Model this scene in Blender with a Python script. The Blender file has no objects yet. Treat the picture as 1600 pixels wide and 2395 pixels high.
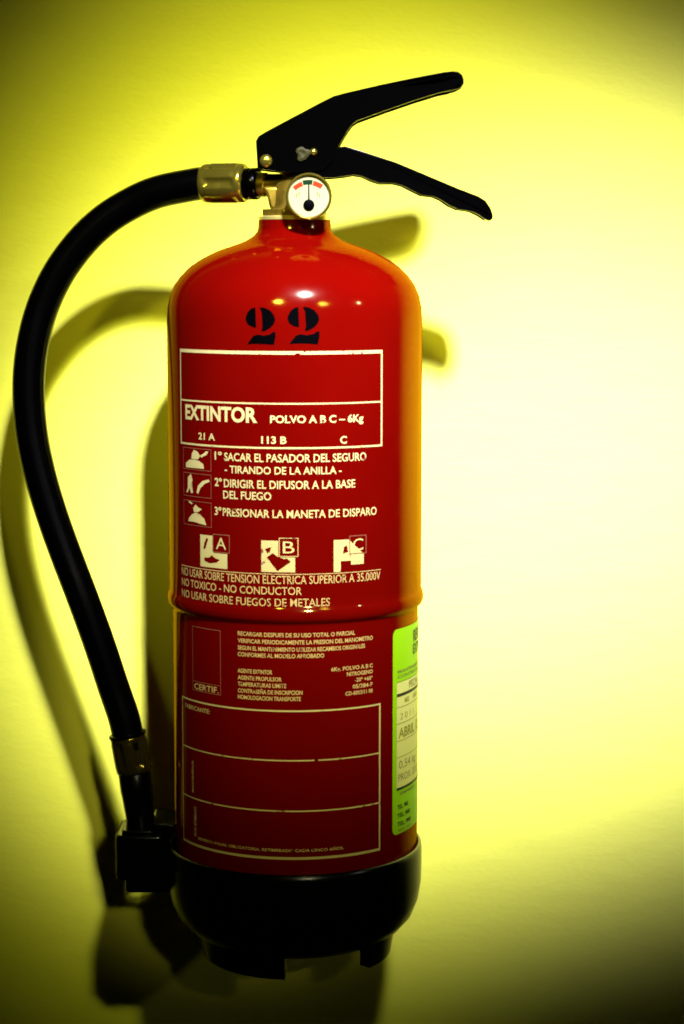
import bpy, bmesh, math, random
from mathutils import Vector, Matrix
random.seed(4)
R = math.radians
S = bpy.context.scene
COL = S.collection

# ------------------------------------------------------------------ camera, light, exposure
EYE = 1.45                                   # eye height above the floor
cam_d = bpy.data.cameras.new('camera'); cam = bpy.data.objects.new('camera', cam_d); COL.objects.link(cam)
cam.location = (0.0298, -1.30, EYE)
cam.rotation_euler = (R(90 - 6.8), 0, 0)
cam_d.sensor_fit = 'VERTICAL'; cam_d.sensor_height = 24.0; cam_d.lens = 24.0 * 4800 / 2395
cam_d.clip_start = 0.05; cam_d.clip_end = 50
S.camera = cam
S.view_settings.view_transform = 'Standard'; S.view_settings.look = 'None'
S.view_settings.exposure = 0.0; S.view_settings.gamma = 1.0; S.view_settings.use_curve_mapping = False
S.render.film_transparent = False
S.cycles.filter_width = 1.8                  # a slightly soft lens

W = bpy.data.worlds.new('World'); S.world = W; W.use_nodes = True
bg = W.node_tree.nodes['Background']; bg.inputs[0].default_value = (1.0, 0.93, 0.75, 1); bg.inputs[1].default_value = 0.001

def spot(name, loc, aim, watts, cone, blend, radius, col=(1, .96, .86), sx=1.0):
    d = bpy.data.lights.new(name, 'SPOT'); o = bpy.data.objects.new(name, d); COL.objects.link(o)
    o.location = loc
    o.rotation_euler = (Vector(aim) - Vector(loc)).to_track_quat('-Z', 'Y').to_euler()
    d.energy = watts; d.spot_size = R(cone); d.spot_blend = blend; d.shadow_soft_size = radius; d.color = col; o.scale = (sx, 1, 1)
    return o
# ceiling downlight 1.7 m out from the wall: a narrow beam inside a wider spill; its neighbour along the row
KEY = (0.345, -1.60, EYE + 1.30)
spot('downlight_beam', KEY, (0.155, 0.12, EYE - 0.148), 1230, 10.6, 1.0, 0.100, (1, 1, 2.45), sx=1.95)
spot('downlight_spill', KEY, (0.005, 0.12, EYE - 0.120), 435, 15.2, 1.0, 0.100, (1, .99, .3), sx=0.98)
spot('downlight_far', (3.1, -1.60, EYE + 1.30), (0.3, 0.0, EYE + 0.12), 40, 18, 1.0, 0.075)
# added fill spots in place of light thrown back by the room
spot('fill_spot', (-0.45, -1.9, EYE + 1.0), (0.07, 0.12, EYE - 0.06), 240, 8.2, 1.0, 0.20, (1, .90, .15), sx=1.15)
spot('fill_spot', (0.95, -1.7, EYE + 0.8), (0.03, 0.12, EYE - 0.06), 95, 8.4, 1.0, 0.20, (1, .90, .15), sx=1.5)
spot('fill_spot', (0.40, -1.75, EYE + 0.38), (0.0, 0.0, EYE - 0.265), 225, 6.9, 1.0, 0.10, (1, .93, .5))  # unseen fill spot added to brighten the lower cylinder

# ------------------------------------------------------------------ helpers (lengths in mm inside the extinguisher)
BASE = 27.5                                  # drawing height of the feet
def link(name, me, mat, parent=None, smooth=True, bevel=0, seg=2, sharp=40):
    o = bpy.data.objects.new(name, me); COL.objects.link(o)
    if mat: me.materials.append(mat)
    if parent: o.parent = parent
    if smooth:
        me.polygons.foreach_set('use_smooth', [True] * len(me.polygons))
        bm = bmesh.new(); bm.from_mesh(me)
        for e in bm.edges:
            if len(e.link_faces) == 2 and e.calc_face_angle(0) > R(sharp): e.smooth = False
        bm.to_mesh(me); bm.free()
    if bevel:
        m = o.modifiers.new('bevel', 'BEVEL'); m.width = bevel * .001; m.segments = seg; m.limit_method = 'ANGLE'; m.angle_limit = R(35)
        m.harden_normals = False
    return o
def mk(name, verts, faces, mat, parent=None, fix=True, **k):
    me = bpy.data.meshes.new(name)
    me.from_pydata([(x * .001, y * .001, (z - BASE) * .001) for x, y, z in verts], [], faces)
    if fix:
        bm = bmesh.new(); bm.from_mesh(me); bmesh.ops.recalc_face_normals(bm, faces=bm.faces); bm.to_mesh(me); bm.free()
    me.update()
    return link(name, me, mat, parent, **k)
def frame_of(origin, direction, up=(0, 0, 1)):
    d = Vector(direction).normalized(); u = Vector(up)
    if abs(d.dot(u)) > .95: u = Vector((0, 1, 0))
    s = u.cross(d).normalized(); u = d.cross(s)
    return Vector(origin), s, u, d
def revolve(prof, seg=48, fr=None, mod=None, cap=True):
    """prof: (radius, height) list, turned about an axis frame"""
    o, s, u, d = fr or (Vector((0, 0, 0)), Vector((1, 0, 0)), Vector((0, 1, 0)), Vector((0, 0, 1)))
    V = []; Fc = []
    n = len(prof)
    for i, (r, h) in enumerate(prof):
        for j in range(seg):
            a = 2 * math.pi * j / seg
            rr = r * mod(a, i / (n - 1)) if mod else r
            V.append(tuple(o + d * h + s * (rr * math.cos(a)) + u * (rr * math.sin(a))))
    for i in range(n - 1):
        for j in range(seg):
            k = (j + 1) % seg
            Fc.append((i * seg + j, i * seg + k, (i + 1) * seg + k, (i + 1) * seg + j))
    if cap:
        Fc.append(tuple(range(seg))); Fc.append(tuple(range((n - 1) * seg, n * seg)))
    return V, Fc
def smooth_path(pts, per=8):
    P = [Vector(p) for p in pts]; out = []
    for i in range(len(P) - 1):
        a = P[max(i - 1, 0)]; b = P[i]; c = P[i + 1]; d = P[min(i + 2, len(P) - 1)]
        for k in range(per):
            t = k / per
            out.append(.5 * ((2 * b) + (c - a) * t + (2 * a - 5 * b + 4 * c - d) * t * t + (3 * b - a - 3 * c + d) * t ** 3))
    out.append(P[-1]); return out
def tube(path, rad, seg=32, mod=None):
    V = []; Fc = []; n = len(path); up = Vector((0, 1, 0))
    for i, p in enumerate(path):
        d = (path[min(i + 1, n - 1)] - path[max(i - 1, 0)]).normalized()
        s = up.cross(d).normalized(); u = d.cross(s)
        r = rad(i / (n - 1)) if callable(rad) else rad
        for j in range(seg):
            a = 2 * math.pi * j / seg; q = r * (mod(a, i) if mod else 1)
            V.append(tuple(p + s * q * math.cos(a) + u * q * math.sin(a)))
    for i in range(n - 1):
        for j in range(seg):
            k = (j + 1) % seg; Fc.append((i * seg + j, i * seg + k, (i + 1) * seg + k, (i + 1) * seg + j))
    Fc.append(tuple(range(seg))); Fc.append(tuple(range((n - 1) * seg, n * seg)))
    return V, Fc
def prism(pts, y0, y1):
    n = len(pts)
    V = [(x, y0, z) for x, z in pts] + [(x, y1, z) for x, z in pts]
    Fc = [tuple(range(n)), tuple(range(n, 2 * n))] + [(i, (i + 1) % n, n + (i + 1) % n, n + i) for i in range(n)]
    return V, Fc
def merge(*parts):
    V = []; Fc = []
    for v, f in parts:
        b = len(V); V += list(v); Fc += [tuple(i + b for i in q) for q in f]
    return V, Fc
def box(x0, x1, y0, y1, z0, z1):
    return prism([(x0, z0), (x1, z0), (x1, z1), (x0, z1)], y0, y1)

# ------------------------------------------------------------------ materials
def mat(name, col, rough=.5, metal=0., spec=.5, coat=0., coat_rough=.05):
    m = bpy.data.materials.new(name); m.use_nodes = True
    b = m.node_tree.nodes['Principled BSDF']
    b.inputs['Base Color'].default_value = (*col, 1); b.inputs['Roughness'].default_value = rough
    b.inputs['Metallic'].default_value = metal; b.inputs['Specular IOR Level'].default_value = spec
    b.inputs['Coat Weight'].default_value = coat; b.inputs['Coat Roughness'].default_value = coat_rough
    return m
def N(m, t): return m.node_tree.nodes.new(t)
def L(m, a, b): m.node_tree.links.new(a, b)
def bsdf(m): return m.node_tree.nodes['Principled BSDF']
def add_bump(m, scale, strength, dist, stretch=(1, 1, 1), detail=3, second=None):
    tc = N(m, 'ShaderNodeTexCoord'); mp = N(m, 'ShaderNodeMapping'); mp.inputs['Scale'].default_value = stretch
    L(m, tc.outputs['Object'], mp.inputs['Vector'])
    nz = N(m, 'ShaderNodeTexNoise'); nz.inputs['Scale'].default_value = scale; nz.inputs['Detail'].default_value = detail
    L(m, mp.outputs[0], nz.inputs['Vector'])
    bp = N(m, 'ShaderNodeBump'); bp.inputs['Strength'].default_value = strength; bp.inputs['Distance'].default_value = dist
    L(m, nz.outputs['Fac'], bp.inputs['Height'])
    if second:
        n2 = N(m, 'ShaderNodeTexNoise'); n2.inputs['Scale'].default_value = second[0]; n2.inputs['Detail'].default_value = 4
        L(m, mp.outputs[0], n2.inputs['Vector'])
        b2 = N(m, 'ShaderNodeBump'); b2.inputs['Strength'].default_value = second[1]; b2.inputs['Distance'].default_value = second[2]
        L(m, n2.outputs['Fac'], b2.inputs['Height']); L(m, b2.outputs[0], bp.inputs['Normal'])
    L(m, bp.outputs[0], bsdf(m).inputs['Normal'])
def vary(m, c0, c1, scale, lo=.4, hi=.6, detail=4, stretch=(1, 1, 1)):
    tc = N(m, 'ShaderNodeTexCoord'); mp = N(m, 'ShaderNodeMapping'); mp.inputs['Scale'].default_value = stretch
    nz = N(m, 'ShaderNodeTexNoise'); nz.inputs['Scale'].default_value = scale; nz.inputs['Detail'].default_value = detail
    rp = N(m, 'ShaderNodeValToRGB'); rp.color_ramp.elements[0].position = lo; rp.color_ramp.elements[1].position = hi
    rp.color_ramp.elements[0].color = (*c0, 1); rp.color_ramp.elements[1].color = (*c1, 1)
    L(m, tc.outputs['Object'], mp.inputs['Vector']); L(m, mp.outputs[0], nz.inputs['Vector'])
    L(m, nz.outputs['Fac'], rp.inputs[0]); L(m, rp.outputs[0], bsdf(m).inputs['Base Color'])
def vary_rough(m, scale, lo, hi, stretch=(1, 1, 1)):
    tc = N(m, 'ShaderNodeTexCoord'); mp = N(m, 'ShaderNodeMapping'); mp.inputs['Scale'].default_value = stretch
    nz = N(m, 'ShaderNodeTexNoise'); nz.inputs['Scale'].default_value = scale; nz.inputs['Detail'].default_value = 5
    mr = N(m, 'ShaderNodeMapRange'); mr.inputs[1].default_value = .3; mr.inputs[2].default_value = .7
    mr.inputs[3].default_value = lo; mr.inputs[4].default_value = hi
    L(m, tc.outputs['Object'], mp.inputs['Vector']); L(m, mp.outputs[0], nz.inputs['Vector'])
    L(m, nz.outputs['Fac'], mr.inputs[0]); L(m, mr.outputs[0], bsdf(m).inputs['Roughness'])

WALLC = mat('yellow_wall_paint', (.77, .775, .058), .75, spec=.15)
vary(WALLC, (.76, .765, .057), (.78, .785, .059), 3.0, .35, .65, 5)
add_bump(WALLC, 230, .20, .0009, (1, 1, 2.2), 5, (22, .22, .004))
RED = mat('red_enamel', (.075, .0004, .0002), .5, spec=.0)
vary(RED, (.066, .0004, .0001), (.075, .0006, .0001), 14, .35, .65)
def lacquer(m, tint, ior, top, rough):
    """a clear tinted lacquer layer whose mirror share levels off at a shallow angle"""
    nt = m.node_tree; out = nt.nodes['Material Output']
    gl = N(m, 'ShaderNodeBsdfGlossy'); gl.inputs['Color'].default_value = (*tint, 1); gl.inputs['Roughness'].default_value = rough
    fr = N(m, 'ShaderNodeFresnel'); fr.inputs['IOR'].default_value = ior
    mr = N(m, 'ShaderNodeValToRGB'); cr = mr.color_ramp
    cr.elements[0].position = .035; cr.elements[0].color = (.024,) * 3 + (1,)
    cr.elements[1].position = .40; cr.elements[1].color = (top,) * 3 + (1,)
    e = cr.elements.new(.055); e.color = (.052,) * 3 + (1,)
    e = cr.elements.new(.12); e.color = (.085,) * 3 + (1,)
    ct = N(m, 'ShaderNodeValToRGB'); ct.color_ramp.elements[0].position = .036; ct.color_ramp.elements[0].color = (1, .92, .45, 1)
    ct.color_ramp.elements[1].position = .055; ct.color_ramp.elements[1].color = (*tint, 1)
    L(m, fr.outputs[0], ct.inputs[0]); L(m, ct.outputs[0], gl.inputs['Color'])
    tc = N(m, 'ShaderNodeTexCoord'); nz = N(m, 'ShaderNodeTexNoise'); nz.inputs['Scale'].default_value = 38; nz.inputs['Detail'].default_value = 3
    bp = N(m, 'ShaderNodeBump'); bp.inputs['Strength'].default_value = .06; bp.inputs['Distance'].default_value = .0007
    L(m, tc.outputs['Object'], nz.inputs['Vector']); L(m, nz.outputs['Fac'], bp.inputs['Height']); L(m, bp.outputs[0], gl.inputs['Normal'])
    n3 = N(m, 'ShaderNodeTexNoise'); n3.inputs['Scale'].default_value = 55; n3.inputs['Detail'].default_value = 8
    r3 = N(m, 'ShaderNodeMapRange'); r3.inputs[1].default_value = .35; r3.inputs[2].default_value = .7; r3.inputs[3].default_value = rough * .7; r3.inputs[4].default_value = rough * 1.5
    L(m, tc.outputs['Object'], n3.inputs['Vector']); L(m, n3.outputs['Fac'], r3.inputs[0]); L(m, r3.outputs[0], gl.inputs['Roughness'])
    mx = N(m, 'ShaderNodeMixShader'); L(m, fr.outputs[0], mr.inputs[0]); L(m, mr.outputs[0], mx.inputs[0])
    L(m, bsdf(m).outputs[0], mx.inputs[1]); L(m, gl.outputs[0], mx.inputs[2]); L(m, mx.outputs[0], out.inputs['Surface'])
lacquer(RED, (1, .55, .04), 1.45, .15, .085)
CREAM = mat('cream_print', (.33, .28, .15), .35, spec=.3)
vary(CREAM, (.10, .03, .015), (.34, .295, .08), 210, .27, .36, 3)
CREAM2 = mat('fine_cream_print', (.25, .17, .08), .4, spec=.3)
vary(CREAM2, (.08, .025, .012), (.34, .25, .06), 300, .28, .40, 3)
ROSE = mat('thin_rose_print', (.15, .045, .015), .4, spec=.3)
BLACKINK = mat('black_stencil_paint', (.00015, .00012, .00005), .6, spec=.01)
BLACK = mat('black_lacquer', (.0002, .0002, .0001), .15, spec=.12)
add_bump(BLACK, 500, .08, .0002)
PLASTIC = mat('black_plastic', (.0002, .0002, .0002), .22, spec=.2)
add_bump(PLASTIC, 380, .10, .0003, second=(25, .08, .001))
RUBBER = mat('black_rubber', (.0002, .0002, .0002), .26, spec=.09)
add_bump(RUBBER, 600, .25, .0003)
BRASS = mat('brass', (.28, .19, .012), .33, metal=.85)
vary(BRASS, (.14, .09, .006), (.36, .25, .018), 90, .3, .65)
add_bump(BRASS, 180, .2, .0006)
PALE = mat('pale_brass', (.60, .52, .10), .28, metal=.7)
STEEL = mat('yellow_zinc_steel', (.33, .27, .022), .16, metal=.9)
vary_rough(STEEL, 120, .10, .24)
SEAL = mat('dull_lead_seal', (.022, .021, .003), .6, metal=.2, spec=.1)
add_bump(SEAL, 500, .6, .001)
DIAL = mat('gauge_dial_white', (.205, .205, .068), .5, spec=.15)
REDSEG = mat('gauge_red', (.24, .018, .001), .5, spec=.05); GREENSEG = mat('gauge_green', (.001, .014, .0008), .5, spec=.05)
GREEN = mat('lime_sticker', (.17, .38, .0005), .5, spec=.1)
PAPER = mat('sticker_white', (.42, .42, .09), .55, spec=.1)
INK = mat('sticker_ink', (.004, .006, .002), .6, spec=.2)
INKSOFT = mat('sticker_grey_ink', (.10, .105, .012), .6, spec=.2)
INKOLIVE = mat('sticker_olive_pen', (.15, .155, .008), .6, spec=.2)

# ------------------------------------------------------------------ setting
def wall():
    x0, x1, z0, z1 = -1.3, 1.4, .3, 2.55
    nx, nz = 54, 45
    bm = bmesh.new()
    g = [[bm.verts.new((x0 + (x1 - x0) * i / nx, .12, z0 + (z1 - z0) * j / nz)) for i in range(nx + 1)] for j in range(nz + 1)]
    for j in range(nz):
        for i in range(nx): bm.faces.new((g[j][i], g[j][i + 1], g[j + 1][i + 1], g[j + 1][i]))
    b = [bm.verts.new(p) for p in ((x0, .24, z0), (x1, .24, z0), (x1, .24, z1), (x0, .24, z1))]
    bm.faces.new(b[::-1])
    bm.faces.new([b[0], b[1]] + [g[0][i] for i in range(nx, -1, -1)])
    bm.faces.new([b[3]] + [g[nz][i] for i in range(0, nx + 1)] + [b[2]])
    bm.faces.new([b[0]] + [g[j][0] for j in range(nz + 1)] + [b[3]])
    bm.faces.new([b[2]] + [g[j][nx] for j in range(nz, -1, -1)] + [b[1]])
    me = bpy.data.meshes.new('wall'); bm.to_mesh(me); bm.free()
    o = link('wall', me, WALLC, smooth=False); o['kind'] = 'structure'
    return o
wall_o = wall()

root = bpy.data.objects.new('fire_extinguisher', None); COL.objects.link(root)
root.location = (0, 0, EYE - .470 + BASE * .001)
root['label'] = 'red fire extinguisher with black hose and handles hanging on the yellow wall'
root['category'] = 'fire extinguisher'

# steel hanger behind the neck, screwed to the wall
ZW = root.location.z - BASE * .001
hb = merge(box(-16, 16, 116.5, 119.5, 395, 470), box(-14, 14, 60, 117, 452, 456), box(-14, 14, 56, 60, 452, 476),
           revolve([(5, 0), (5, 1.5), (2.5, 3)], 16, frame_of((0, 116.5, 410), (0, -1, 0))))
h = mk('wall_bracket', hb[0], hb[1], BLACK, None, smooth=False)
h.location = (0, 0, root.location.z); h.parent = wall_o

# ------------------------------------------------------------------ steel cylinder
prof = [(0, 499.2), (22.4, 499.2), (22.6, 498), (22.8, 494), (23.6, 492), (26.0, 489.3), (31, 486.2), (38, 483.6), (46, 481), (53, 478),
        (60, 474.2), (66, 470), (71.5, 464.6), (75.6, 458.8), (78.4, 452.2), (79.9, 445), (80.4, 437), (80.5, 425), (80.5, 380), (80.5, 330), (80.5, 290), (80.5, 272),
        (80.5, 267.4), (80.9, 266.2), (81.5, 264.6), (81.9, 262.2), (81.7, 259.8), (80.9, 258), (79.6, 257), (78.7, 256.2), (78.5, 254.6), (78.5, 250), (78.5, 200), (78.5, 150), (78.5, 100),
        (77.8, 72), (74, 60), (64, 52), (40, 49), (0, 49)]
bv, bf = revolve(prof[1:-1], 128)
body = mk('steel_cylinder', bv, bf, RED, root, sharp=60)
R1, R2 = 80.5, 78.5

# ------------------------------------------------------------------ printing wrapped round the cylinder
def wrap(name, polys, rad, material, parent, lift=.22, step=2.6):
    """polys: flat polygons in (degrees round the cylinder, drawing height mm)"""
    k = math.pi / 180 * rad
    bm = bmesh.new()
    for p in polys:
        vs = [bm.verts.new((a * k, 0, z)) for a, z in p]
        try: bm.faces.new(vs)
        except ValueError: pass
    bmesh.ops.triangulate(bm, faces=bm.faces[:])
    for _ in range(5):
        es = [e for e in bm.edges if abs(e.verts[0].co.x - e.verts[1].co.x) > step]
        if not es: break
        bmesh.ops.subdivide_edges(bm, edges=es, cuts=1); bmesh.ops.triangulate(bm, faces=[f for f in bm.faces if len(f.verts) > 3])
    r = rad + lift
    for v in bm.verts:
        a = v.co.x / rad; z = v.co.z
        v.co = (r * math.sin(a) * .001, -r * math.cos(a) * .001, (z - BASE) * .001)
    bm.normal_update()
    for f in bm.faces:
        c = f.calc_center_median()
        if f.normal.x * c.x + f.normal.y * c.y < 0: f.normal_flip()
    me = bpy.data.meshes.new(name); bm.to_mesh(me); bm.free()
    return link(name, me, material, parent, smooth=False)
def bar(a0, a1, z0, z1, slices=1, sag=0.):
    return [(a0, z0), (a1, z0), (a1, z1), (a0, z1)]
def glyphs(text, bold=0., spacing=1.):
    cu = bpy.data.curves.new('t', 'FONT'); cu.body = text; cu.size = 1; cu.offset = bold; cu.resolution_u = 3; cu.space_character = spacing
    o = bpy.data.objects.new('t', cu); COL.objects.link(o)
    dg = bpy.context.evaluated_depsgraph_get(); me = o.evaluated_get(dg).to_mesh()
    vs = [(v.co.x, v.co.y) for v in me.vertices]; fs = [tuple(p.vertices) for p in me.polygons]
    o.evaluated_get(dg).to_mesh_clear(); bpy.data.objects.remove(o); bpy.data.curves.remove(cu)
    return vs, fs
CAP = max(v[1] for v in glyphs('H')[0])
def text(name, body_text, a0, a1, z0, cap, rad, material, parent, bold=.015, lift=.24, spacing=1., vertical=False):
    vs, fs = glyphs(body_text, bold, spacing)
    x0 = min(v[0] for v in vs); x1 = max(v[0] for v in vs)
    r = rad + lift; V = []
    for x, y in vs:
        t = (x - x0) / (x1 - x0); q = y / CAP * cap
        if vertical:                        # a0 = angle of the baseline, a1 = run length in mm upwards
            a = R(a0) - q / rad; z = z0 + t * a1
        else:
            a = R(a0 + (a1 - a0) * t); z = z0 + q
        V.append((r * math.sin(a), -r * math.cos(a), z))
    return mk(name, V, fs, material, parent, fix=False, smooth=False)

# stencilled number 22
dig = [[(62,3),(40,8),(18,28),(5,55),(3,75),(12,98),(30,112),(58,122),(66,118),(58,90),(54,60),(57,30)],
       [(88,0),(120,6),(150,22),(172,50),(178,75),(170,100),(150,122),(125,138),(105,145),(98,140),(105,115),(110,85),(108,50),(100,20)],
       [(12,222),(30,196),(48,172),(75,163),(110,170),(148,162),(166,148),(179,148),(179,180),(170,224),(120,220),(60,218)]]
for a0, a1, dz in ((-20.1, -6.8, 0.), (-1.9, 11.8, .3)):
    wrap('stencil_digit', [[(a0 + (a1 - a0) * x / 180, 446.7 + dz - 22.4 * y / 224) for x, y in p] for p in dig], R1, BLACKINK, body, lift=.16)

# upper frame
def hline(z, th, a0, a1): return bar(a0, a1, z - th / 2, z + th / 2)
wrap('label_frame', [hline(419.6, 2.0, -59.2, 42.2), hline(389.4, .95, -58.5, 41.5), hline(362.9, 1.1, -59.2, 42.2),
                     bar(-59.2, -58.4, 363.45, 418.6), bar(41.3, 42.2, 363.45, 418.6)], R1, CREAM, body)
T = lambda s, a0, a1, z, c, m=CREAM, b=.02, r=R1: text('printed_text', s, a0, a1, z, c, r, m, body, b)
wrap('paint_scuff', [[(1.2, 418.7), (3.0, 418.5), (3.8, 419.2), (2.2, 419.5)], [(4.6, 419.9), (6.2, 420.1), (5.4, 420.8)], [(7.4, 420.1), (8.2, 420.0), (8.0, 420.7)]], R1, RED, body, lift=.34)
T('EXTINTOR', -54.8, -14.9, 378.2, 8.3, b=.035)
T('POLVO A B C – 6Kg', -9.3, 31.9, 378.0, 4.2, b=.03)
T('21 A', -45.3, -35.5, 366.3, 4.0); T('113 B', -13.2, -2.3, 365.6, 4.1, b=.03); T('C', 20.8, 23.9, 365.3, 4.2, b=.03)
T('1º', -35.7, -31.9, 354.8, 4.7); T('SACAR EL PASADOR DEL SEGURO', -30.6, 33.4, 354.5, 4.7, b=.017)
T('- TIRANDO DE LA ANILLA -', -30.4, 21.5, 347.2, 4.3, b=.017)
T('2º', -35.8, -31.9, 338.8, 4.7); T('DIRIGIR EL DIFUSOR A LA BASE', -30.9, 27.9, 338.5, 4.7, b=.017)
T('DEL FUEGO', -31.3, -8.9, 331.6, 4.6, b=.017)
T('3º', -36.0, -32.2, 321.2, 4.7); T('PRESIONAR LA MANETA DE DISPARO', -31.6, 39.0, 321.0, 4.6, b=.017)

# instruction pictograms: rose outlines with pale figures
def outline(a0, a1, z0, z1, t=.35):
    ta = t / R1 * 180 / math.pi
    return [bar(a0, a1, z0, z0 + t), bar(a0, a1, z1 - t, z1), bar(a0, a0 + ta, z0 + t, z1 - t), bar(a1 - ta, a1, z0 + t, z1 - t)]
pz = ((347.2, 360.6), (330.7, 345.2), (312.9, 328.2))
for z0, z1 in pz: wrap('pictogram_frame', outline(-57, -37.7, z0, z1), R1, ROSE, body)
def pict(polys, a0, a1, z0, z1, m=CREAM):
    wrap('pictogram_figure', [[(a0 + (a1 - a0) * x / 100, z0 + (z1 - z0) * y / 100) for x, y in p] for p in polys], R1, m, body, lift=.26)
pict([[(12, 8), (78, 10), (76, 30), (62, 44), (45, 48), (26, 44), (12, 28)], [(34, 50), (58, 50), (66, 66), (58, 84), (44, 92), (36, 74)],
      [(70, 60), (86, 74), (92, 90), (84, 90), (74, 76), (64, 68)]], -57, -37.7, *pz[0])
pict([[(12, 16), (24, 44), (20, 80), (32, 96), (38, 70), (32, 50), (40, 16), (32, 14), (26, 36), (18, 14)],
      [(58, 14), (66, 40), (80, 60), (96, 72), (92, 80), (72, 70), (58, 50), (52, 20)]], -57, -37.7, *pz[1])
pict([[(20, 14), (40, 16), (60, 12), (84, 8), (78, 32), (62, 50), (48, 54), (34, 44), (24, 30)], [(42, 56), (56, 56), (70, 70), (58, 76), (48, 86), (40, 72)],
      [(24, 98), (38, 90), (34, 84), (22, 92)]], -57, -37.7, *pz[2])

# fire class squares A, B, C (each square leaves a notch for its letter box)
def klass(letter, a0, a1, z0, z1, b0, b1, y0, y1):
    if letter == 'C':
        polys = [[(a0, z0), (a0 + 3.2, z0), (a0 + 3.2, z0 + 6.5), (a0 + 8, z0 + 6.5), (a0 + 8, z0 + 4), (a1, z0 + 4), (a1, y0 - .4), (b0 - .3, y0 - .4), (b0 - .3, z1), (a0, z1)]]
        wear = [[(a0 + 4.2, z0 + 11), (a0 + 6.6, z0 + 12), (a0 + 6, z0 + 16), (a0 + 4.6, z0 + 15)]]
    elif letter == 'B':
        polys = [[(a0, z0), (a1, z0), (a1, y0 - .4), (b0 - .3, y0 - .4), (b0 - .3, z1), (a0, z1)]]
        wear = [[(a0 + 2.4, z0 + 9), (a0 + 7, z0 + .6), (a1 - 1.8, z0 + 6.5), (a1 - 3.6, z0 + 8.4), (a1 - 6.5, z0 + 7.6), (a0 + 7.2, z0 + 9.4), (a0 + 5, z0 + 11.5)],
                [(a0 + 1.6, z1 - 5), (a0 + 2.8, z1 - 8), (a0 + 4.4, z1 - 4), (a0 + 3.6, z1 - 7.5)]]
    else:
        polys = [[(a0, z0), (a1, z0), (a1, y0 - .4), (b0 - .3, y0 - .4), (b0 - .3, z1), (a0, z1)]]
        wear = [[(a0 + 2, z1 - 9), (a0 + 3.4, z1 - 8), (a0 + 5, z1 - 2.2), (a0 + 4, z1 - 1.6), (a0 + 2.6, z1 - 5)],
                [(a0 + 2.8, z0 + 3.6), (a0 + 6, z0 + 2.6), (a0 + 9.5, z0 + 3.4), (a0 + 11.5, z0 + 5.2), (a0 + 9, z0 + 6), (a0 + 7, z0 + 7.6), (a0 + 5.4, z0 + 6), (a0 + 2.4, z0 + 5.6)]]
    wrap('fire_class_square', polys, R1, CREAM, body, lift=.2)
    wrap('fire_class_figure', wear, R1, RED, body, lift=.32)
    wrap('fire_class_box', outline(b0, b1, y0, y1, .5), R1, ROSE if letter != 'B' else CREAM2, body, lift=.34)
    w = (b1 - b0)
    text('fire_class_letter', letter, b0 + w * .2, b1 - w * .2, y0 + 2.2, (y1 - y0) * .62, R1, CREAM, body, .0, lift=.36)
klass('A', -44.7, -29.4, 288.5, 308.1, -37.0, -28.1, 298.1, 309.4)
klass('B', -13.4, 1.2, 288.1, 307.2, -5.7, 2.6, 297.5, 309.0)
klass('C', 17.9, 32.2, 287.6, 307.1, 25.1, 33.5, 298.0, 309.3)
wrap('label_rule', [hline(286.9, .45, -59.6, 41.5), hline(265.9 + .3, .55, -59.8, 39.2)], R1, CREAM2, body)
T('NO USAR SOBRE TENSION ELECTRICA SUPERIOR A 35.000V', -59.4, 41.2, 281.0, 4.9, CREAM2, .004)
T('NO TOXICO - NO CONDUCTOR', -59.4, 4.0, 274.4, 4.6, CREAM2, .006)
T('NO USAR SOBRE FUEGOS DE METALES', -59.4, 16.2, 267.3, 4.7, CREAM2, .004)

# lower panel
Tl = lambda s, a0, a1, z, c, b=.012, m=CREAM2: text('printed_text', s, a0, a1, z, c, R2, m, body, b)
def outline2(a0, a1, z0, z1, t): 
    return outline(a0, a1, z0, z1, t)
wrap('seal_frame', outline2(-53, -34.3, 209.5, 249.9, .45) + [hline(215.4, .4, -52.4, -34.9)], R2, ROSE, body)
Tl('CERTIF.', -51.6, -35.6, 210.6, 3.6)
for s, a1, z in (('RECARGAR DESPUES DE SU USO TOTAL O PARCIAL', 28.6, 248.2), ('VERIFICAR PERIODICAMENTE LA PRESION DEL MANOMETRO', 38.2, 243.8),
                 ('SEGUN EL MANTENIMIENTO UTILIZAR RECAMBIOS ORIGINALES', 33.8, 239.4), ('CONFORMES AL MODELO APROBADO', 14.0, 235.4)):
    Tl(s, -25.2, a1, z, 2.4, .02)
for s, a1, z in (('AGENTE EXTINTOR', -9.1, 225.2), ('AGENTE PROPULSOR', -4.9, 221.0), ('TEMPERATURAS LIMITE', -2.9, 217.0),
                 ('CONTRASEÑA DE INSCRIPCION', 4.3, 212.9), ('HOMOLOGACION TRANSPORTE', 3.5, 209.0)):
    Tl(s, -25.3, a1, z, 2.4, .02)
for s, a0, z in (('6Kg. POLVO A B C', 17.2, 226.6), ('NITROGENO', 24.6, 222.9), ('-20º +60º', 28.6, 218.9), ('05/284-F', 27.5, 214.9), ('CD-8003/11-98', 23.9, 210.9)):
    Tl(s, a0, 38.1, z, 2.3, .02)
wrap('label_frame', [hline(202.7, 1.0, -63.6, 42.9), hline(172.0, .8, -62.7, 9.6), hline(172.0, .8, 11.2, 42.0), hline(140.5, .85, -62.7, 42.0),
                     hline(110.9, 1.6, -63.6, 42.9), bar(-63.6, -62.8, 111.75, 202.15), bar(42.0, 42.9, 111.75, 202.15)], R2, CREAM, body)
Tl('FABRICANTE:', -60.0, -41.0, 196.8, 2.6)
text('printed_text', 'MANTENEDOR', -53.0, 20.4, 144.1, 1.9, R2, CREAM2, body, .02, vertical=True)
text('printed_text', 'FECHA RETIMBRADO', -50.9, 19.0, 116.4, 2.6, R2, CREAM2, body, .01, vertical=True)
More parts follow.
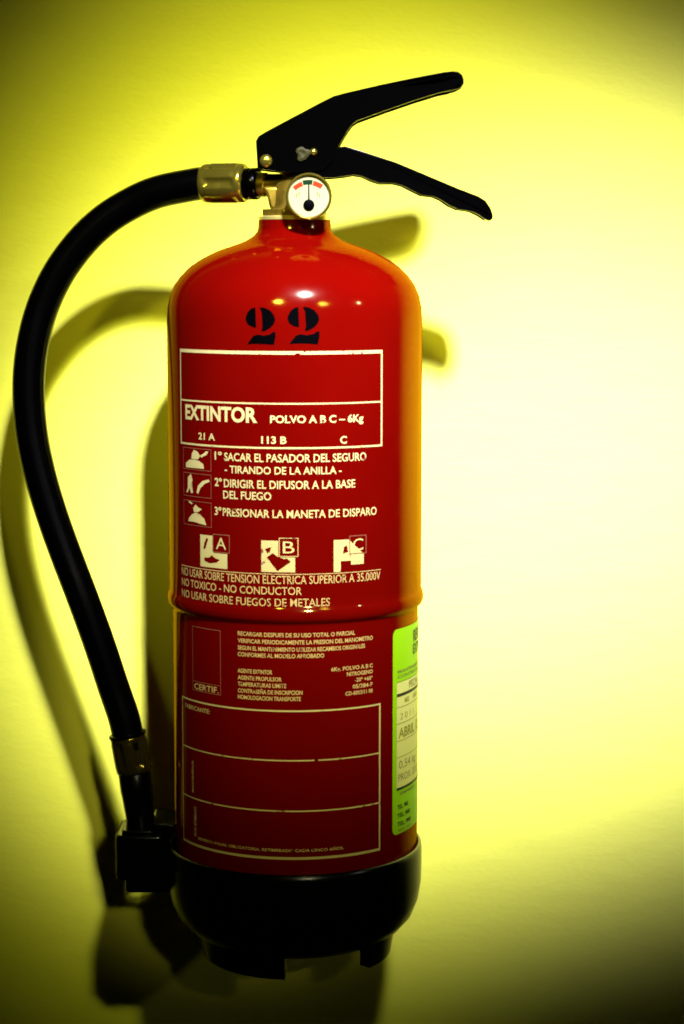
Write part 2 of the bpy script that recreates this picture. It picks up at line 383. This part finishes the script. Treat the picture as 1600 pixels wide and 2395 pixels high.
text('printed_text', 'REVISION ANUAL OBLIGATORIA. RETIMBRADO CADA CINCO AÑOS.', -49.6, 23.1, 115.0, 1.7, R2, CREAM2, body, .02)

# ------------------------------------------------------------------ green inspection sticker
def sheet(a0, a1, z0, z1, cut):
    ca = cut / R2 * 180 / math.pi; pts = []
    for (cx, cz, s) in ((a0, z0, 0), (a1, z0, 1), (a1, z1, 2), (a0, z1, 3)):
        for k in range(5):
            t = R(180 + 90 * s + 22.5 * k)
            sx = ca if cx == a0 else -ca; sz = cut if cz == z0 else -cut
            pts.append((cx + sx + ca * math.cos(t), cz + sz + cut * math.sin(t)))
    return pts
stk = wrap('inspection_sticker', [sheet(51.2, 112, 116.6, 247.2, 4)], R2, GREEN, root, lift=.18)
A0, A1 = 54.2, 108.5
wrap('sticker_panel', [bar(A0, A1, 146.2, 213.4)], R2, PAPER, stk, lift=.3)
for z0, z1 in ((204.2, 206.2), (144.6, 146.2)): wrap('sticker_rule', [bar(A0, A1, z0, z1)], R2, INK, stk, lift=.38)
for z in (197.4, 187.0, 176.0, 165.6, 213.6): wrap('sticker_rule', [hline(z, .45, A0, A1)], R2, INKSOFT, stk, lift=.38)
TS = lambda s, a0, a1, z, c, m, b=.02: text('sticker_text', s, a0, a1, z, c, R2, m, stk, b, lift=.42)
TS('REVISADO', 71.5, 100, 236, 7, INK, .03); TS('EXTINTORES', 71.0, 104, 228.0, 6, INK, .03)
TS('MANTENIMIENTO', 54.8, 90, 219.2, 1.9, INKSOFT); TS('CONTRA INCENDIOS', 54.8, 100, 215.9, 1.9, INKSOFT)
TS('FECHA', 66, 82, 207.4, 4.5, INK, .0); TS('MES', 61, 66, 199.4, 3, INKOLIVE); TS('AÑO', 71, 78, 199.4, 3, INKOLIVE)
TS('2 0 1 1', 57, 72, 189.4, 4, INKOLIVE, .0); TS('ABRIL 12', 55.6, 82, 177.8, 6, INKOLIVE, .03)
TS('0,54 kg', 56, 76, 158.2, 5, INKSOFT, .0); TS('PROX. 2012', 55.5, 80, 150.2, 4.6, INKSOFT, .0)
TS('EMPRESA', 57, 76, 141.2, 1.8, INKSOFT)
for z, a1 in ((132.6, 65), (127.0, 67.5), (121.6, 68.5)): TS('TEL. 900', 54.9, a1, z, 2.6, INK, .03)
TS('REG. IND.', 55.6, 70, 118.0, 1.6, INKSOFT)

# ------------------------------------------------------------------ black base cup with feet
cupP = [(79.2, 96), (79.4, 99.6), (80.2, 100.9), (81.2, 101.1), (82.2, 100.2), (82.6, 97), (82.6, 88), (82.2, 75), (80.4, 64), (76.4, 54), (70, 46.6), (61.5, 41.4), (52, 38.6), (30, 37.8), (2, 37.8), (2, 41), (55, 41.5), (68, 49)]
cv, cf = revolve(cupP, 112, cap=False)
cup = mk('base_cup', [(x - 1.0, y, z) for x, y, z in cv], cf, PLASTIC, root, sharp=70, fix=False)
bm = bmesh.new(); bm.from_mesh(cup.data); bmesh.ops.recalc_face_normals(bm, faces=bm.faces); bm.to_mesh(cup.data); bm.free()
for a0 in (-75.5, 44.5, 164.5):
    V = []; n = 16; span = 70 if a0 < 0 else 64; sec = [(53, 27.5), (61.5, 27.5), (64.5, 45), (53, 41)]
    for i in range(n + 1):
        a = R(a0 + 70 - span + span * i / n)
        for r, z in sec: V.append((r * math.sin(a), -r * math.cos(a), z))
    Fc = [(0, 1, 2, 3), tuple(4 * n + q for q in (3, 2, 1, 0))]
    for i in range(n):
        for q in range(4):
            p = (q + 1) % 4; Fc.append((4 * i + q, 4 * i + p, 4 * i + 4 + p, 4 * i + 4 + q))
    mk('foot', V, Fc, PLASTIC, cup, bevel=.8)

# ------------------------------------------------------------------ hose holder on the side of the cup
def ringbox(x0, x1, y0, y1, z0, z1, cut):
    """rounded upright block outline in plan"""
    pts = []
    for cx, cy, s in ((x0, y0, 0), (x1, y0, 1), (x1, y1, 2), (x0, y1, 3)):
        for k in range(6):
            t = R(180 + 90 * s + 18 * k); sx = cut if cx == x0 else -cut; sy = cut if cy == y0 else -cut
            pts.append((cx + sx + cut * math.cos(t), cy + sy + cut * math.sin(t)))
    n = len(pts)
    V = [(x, y, z0) for x, y in pts] + [(x, y, z1) for x, y in pts]
    return V, [tuple(range(n)), tuple(range(n, 2 * n))] + [(i, (i + 1) % n, n + (i + 1) % n, n + i) for i in range(n)]
hold = mk('hose_holder', *ringbox(-117.3, -84, -7, 36, 75.0, 104.6, 6), PLASTIC, root, bevel=1.6)
mk('holder_socket', *ringbox(-111.5, -80, -3, 34, 65.6, 76.5, 4), PLASTIC, hold, bevel=1.2)
mk('holder_arm', *box(-94.5, -72, -4, 34, 67, 111.6), PLASTIC, hold, bevel=1.2)
mk('holder_lip', *ringbox(-113.5, -88, -4, 34, 104.4, 107.2, 5), PLASTIC, hold, bevel=.9)

# ------------------------------------------------------------------ hose with its crimped ends and nozzle
hp = [(-51.0, 16, 523.2), (-57.9, 18.5, 523.0), (-68.5, 21.5, 521.6), (-88.5, 27, 517.6), (-105.7, 31, 510.5), (-122.9, 33, 500.0), (-138.6, 34, 485.6), (-153.1, 34, 466.3), (-163.8, 33, 444.2), (-170.3, 31, 420.3), (-173.0, 29, 395.1),
      (-171.7, 27, 366.9), (-167.1, 25, 341.1), (-159.7, 23, 314.3), (-150.0, 21, 286.1), (-138.9, 19, 256.5), (-128.2, 19, 225.2), (-119.6, 20, 197.0), (-113.6, 20, 178.4), (-110.6, 20, 164.6), (-108.9, 20, 156.3)]
path = smooth_path(hp, 8)
hose = mk('hose', *tube(path, 10.3, 40, lambda a, i: 1 + .014 * math.cos(14 * a + i * .03)), RUBBER, root, sharp=80)
def ferrule(name, origin, direction, length, rad, parent, m, pinch=.10):
    prof = []; n = 26
    for i in range(n + 1):
        t = i / n
        e = 1 - .10 * max(0, 1 - t / .05) - .10 * max(0, (t - .95) / .05)
        prof.append((rad * e, t * length))
    def mod(a, t):
        w = min(1, max(0, (t - .13) / .1)) * min(1, max(0, (.87 - t) / .1)); w = w * w * (3 - 2 * w)
        c = max(0., math.cos(6 * a)) ** .6
        return 1 - pinch * w * c + .025 * w * (1 - c)
    return mk(name, *revolve(prof, 96, frame_of(origin, direction), mod), m, parent, sharp=70)
OUT = (.95, -.312, 0)
ferrule('hose_ferrule', (-58.4, 18.6, 522.8), OUT, 29, 12.3, hose, STEEL, .14)
mk('coupling_nut', *revolve([(9.2, 0), (10.0, .8), (10.0, 3), (9.0, 3.6), (9.0, 4.4), (10.0, 5), (10.0, 8.2), (9.4, 9)], 40, frame_of((-31.2, 9.7, 522.2), OUT)), BLACK, hose)
DARKSTEEL = mat('dark_zinc', (.12, .095, .012), .16, metal=.95)
d2 = Vector((4.2, 0, -24.5))
ferrule('hose_ferrule', (-111.0, 20, 165.9), d2, 26, 11.6, hose, DARKSTEEL, .14)
mk('hose_collar', *revolve([(10.6, 0), (12.2, .7), (12.2, 2.2), (11.0, 3)], 40, frame_of((-111.2, 20, 167.1), d2)), BLACK, hose)
nz = mk('discharge_nozzle', *revolve([(9.8, 0), (10.6, 1.2), (10.6, 12), (10.2, 16), (9.2, 32), (8.8, 44), (8.2, 62), (8, 78)], 40, frame_of((-106.7, 20, 140.9), (3.4, 0, -31))), RUBBER, hose)
mk('nozzle_tip', *revolve([(5.5, 0), (6.2, 1), (6.2, 2), (4.4, 3)], 28, frame_of((-103, 18, 66.4), (-.2, 0, -1))), BRASS, hose)

# ------------------------------------------------------------------ valve
valve = mk('valve_body', *revolve([(15.6, 504), (15.6, 505.6), (14.4, 507), (13.4, 510), (13.2, 516), (12.2, 522), (9.0, 525), (8.2, 536), (8, 538)], 48), BRASS, root)
mk('neck_collar', *revolve([(21.8, 498.9), (22.6, 499.5), (22.6, 501.2), (21.8, 501.9), (18, 502)], 64), PALE, valve)
hexp = [(20.6 * math.cos(R(60 * k + 12)), 20.6 * math.sin(R(60 * k + 12))) for k in range(6)]
mk('hex_flange', [(x, y, 501.6) for x, y in hexp] + [(x, y, 506.1) for x, y in hexp], [tuple(range(6)), tuple(range(6, 12))] + [(i, (i + 1) % 6, 6 + (i + 1) % 6, 6 + i) for i in range(6)], BRASS, valve, bevel=.7)
mk('outlet', *revolve([(6.8, 0), (7.6, .8), (7.6, 5), (6.7, 6), (6.7, 14), (7.6, 17), (7.6, 22)], 40, frame_of((-22.6, 6.9, 521.6), (.95, -.312, 0))), BRASS, valve)
mk('outlet_web', *prism([(-20, 520), (-3, 520), (-3, 506), (-15.2, 506), (-16.4, 512), (-17.5, 516)], -6.5, 6.5), BRASS, valve, bevel=1.6)

# ------------------------------------------------------------------ pressure gauge, facing out
gx, gz = 9.6, 513.0
G = lambda y0: frame_of((gx, y0, gz), (0, -1, 0))
gauge = mk('pressure_gauge', *revolve([(8, 0), (8.5, 5), (11.8, 7), (13.2, 9), (13.4, 21), (13.2, 21.6)], 56, G(-13)), BRASS, root)
mk('bezel', *revolve([(13.3, 0), (14.0, .5), (14.2, 1.2), (14.0, 2.4), (13.2, 3.0), (12.6, 2.7), (12.3, 1.5)], 64, G(-33.6), cap=False), STEEL, gauge)
mk('dial', *revolve([(12.5, 0), (12.5, .5)], 64, G(-34.2)), DIAL, gauge)
hub = (gx, gz - 5.3)
def arcseg(a0, a1, r0, r1, y, n=8):
    P = [(hub[0] + r1 * math.sin(R(a0 + (a1 - a0) * i / n)), hub[1] + r1 * math.cos(R(a0 + (a1 - a0) * i / n))) for i in range(n + 1)]
    P += [(hub[0] + r0 * math.sin(R(a1 + (a0 - a1) * i / n)), hub[1] + r0 * math.cos(R(a1 + (a0 - a1) * i / n))) for i in range(n + 1)]
    return prism(P, y, y + .1)
mk('red_band', *arcseg(-42, -17, 12.0, 14.7, -34.85), REDSEG, gauge, smooth=False)
mk('red_band', *arcseg(11, 36, 12.0, 14.9, -34.85), REDSEG, gauge, smooth=False)
mk('green_band', *arcseg(-15, 9, 12.4, 15.2, -34.85), GREENSEG, gauge, smooth=False)
for k, (x, z, s) in enumerate(((-6.0, 1.6, 1.2), (-7.4, .8, .8), (5.2, 1.4, 1.2), (6.6, .8, .8))):
    mk('dial_mark', *prism([(gx + x - .3, gz + z - 1.6), (gx + x + .3, gz + z - 1.6), (gx + x + .4, gz + z + s), (gx + x - .4, gz + z + s)], -34.8, -34.75), INKSOFT, gauge, smooth=False)
mk('needle', *merge(prism([(hub[0] - .45, hub[1]), (hub[0] + .45, hub[1]), (hub[0] + .3, hub[1] + 13), (hub[0] - .3, hub[1] + 13)], -35.3, -35.0),
                    revolve([(3.4, 0), (3.4, .5), (2.8, .9)], 32, frame_of((hub[0], -34.95, hub[1]), (0, -1, 0)))), BLACKINK, gauge)

# ------------------------------------------------------------------ lever and carrying grip: folded black sheet, two cheeks and a web
LEVER = [(-23.4, 547.5), (-21.8, 550.2), (-17.5, 552.9), (-1.3, 561.4), (16.0, 570.4), (24.6, 574.6), (31.1, 576.4), (52.6, 581.3), (74.1, 585.7), (92.4, 589.1), (98, 589.8), (101.6, 589.6), (104.0, 588.2), (105.3, 585.7), (105.3, 583), (104, 581), (101.1, 579.4), (95.7, 577.9), (89.2, 576.6), (74.2, 572.0), (58.0, 566.5), (44.0, 561.5), (39.4, 559.8), (36.6, 558), (34.2, 555), (30.0, 548.1), (27.3, 543.3), (24.6, 535.8), (18.1, 529.4), (-1.4, 528.1), (-22.4, 530.6), (-22.9, 538.0)]
GRIP = [(-1.4, 540.2), (27.8, 543.7), (31.6, 544.3), (35.4, 543.2), (41.9, 541.3), (63.6, 534.3), (79.8, 527.6), (101.6, 518.5), (114.6, 513.6), (119.0, 510.9), (122.4, 506.4), (124.3, 502.4), (124.0, 500), (121.8, 498.6), (119.1, 499.4), (114.7, 502.3), (110.4, 504.3), (106, 505.2), (101.7, 505.7), (96.2, 508.1), (90.8, 511.8), (86.4, 513.6), (78.8, 514.6), (73.4, 517.2), (66.9, 520.5), (61.4, 521.8), (52.8, 521.7), (47.3, 523.6), (41.9, 526.1), (36.5, 526.9), (30.0, 525.8), (22.4, 525.0), (-1.4, 526.3)]
def offset_strip(edge, th):
    out = []
    for i, (x, z) in enumerate(edge):
        a = edge[max(i - 1, 0)]; b = edge[min(i + 1, len(edge) - 1)]
        dx, dz = b[0] - a[0], b[1] - a[1]; l = math.hypot(dx, dz)
        out.append((x + dz / l * th, z - dx / l * th))
    return out
def channel(name, outl, i0, i1, w, t, material, tip=18):
    edge = outl[i0:i1 + 1]
    top = offset_strip(edge, .25); low = offset_strip(edge, 3.0)
    # the fold: round over at the end
    xm = max(p[0] for p in outl)
    def taper(vf):                       # the tongue narrows to a round end
        V, Fc = vf; out = []
        for x, y, z in V:
            u = max(0., (x - (xm - tip)) / tip)
            out.append((x, y * math.sqrt(max(.06, 1 - .95 * u * u)), z))
        return out, Fc
    a = mk(name, *taper(prism(outl, -w / 2, -w / 2 + t)), material, root, bevel=.7, seg=3)
    mk('cheek', *taper(prism(outl, w / 2 - t, w / 2)), material, a, bevel=.7, seg=3)
    mk('web', *taper(prism(top + low[::-1], -w / 2 + t * .6, w / 2 - t * .6)), material, a)
    return a
lever = channel('squeeze_lever', LEVER, 0, 15, 30, 2.2, BLACK, 13)
grip = channel('carrying_grip', GRIP, 1, 14, 27, 2.2, BLACK, 9)
mk('grip_block', *prism([(-21, 531), (22, 529.5), (30, 530), (29, 540), (18, 546), (-20, 546)], -12.2, 12.2), BLACK, grip, bevel=1)
def dome(r, h): return [(r, 0)] + [(r * math.cos(R(15 * k)), h * math.sin(R(15 * k)) + .3) for k in range(0, 6)] + [(.05, h + .3)]
mk('rivet', *revolve(dome(4.0, 2.4), 32, frame_of((-17.2, -15, 535.2), (0, -1, 0))), STEEL, lever)
mk('safety_pin', *revolve(dome(2.3, 1.8), 24, frame_of((12.2, -15, 540.7), (0, -1, 0))), STEEL, lever)
def lump(a, t): return 1 + .16 * math.sin(3 * a + 1) + .08 * math.sin(5 * a)
mk('lead_seal', *revolve([(3.6, 0), (4.3, .8), (4.1, 1.6), (2.6, 2.2), (1.0, 1.5)], 28, frame_of((5.6, -15, 539.6), (0, -1, 0)), lump), SEAL, lever)
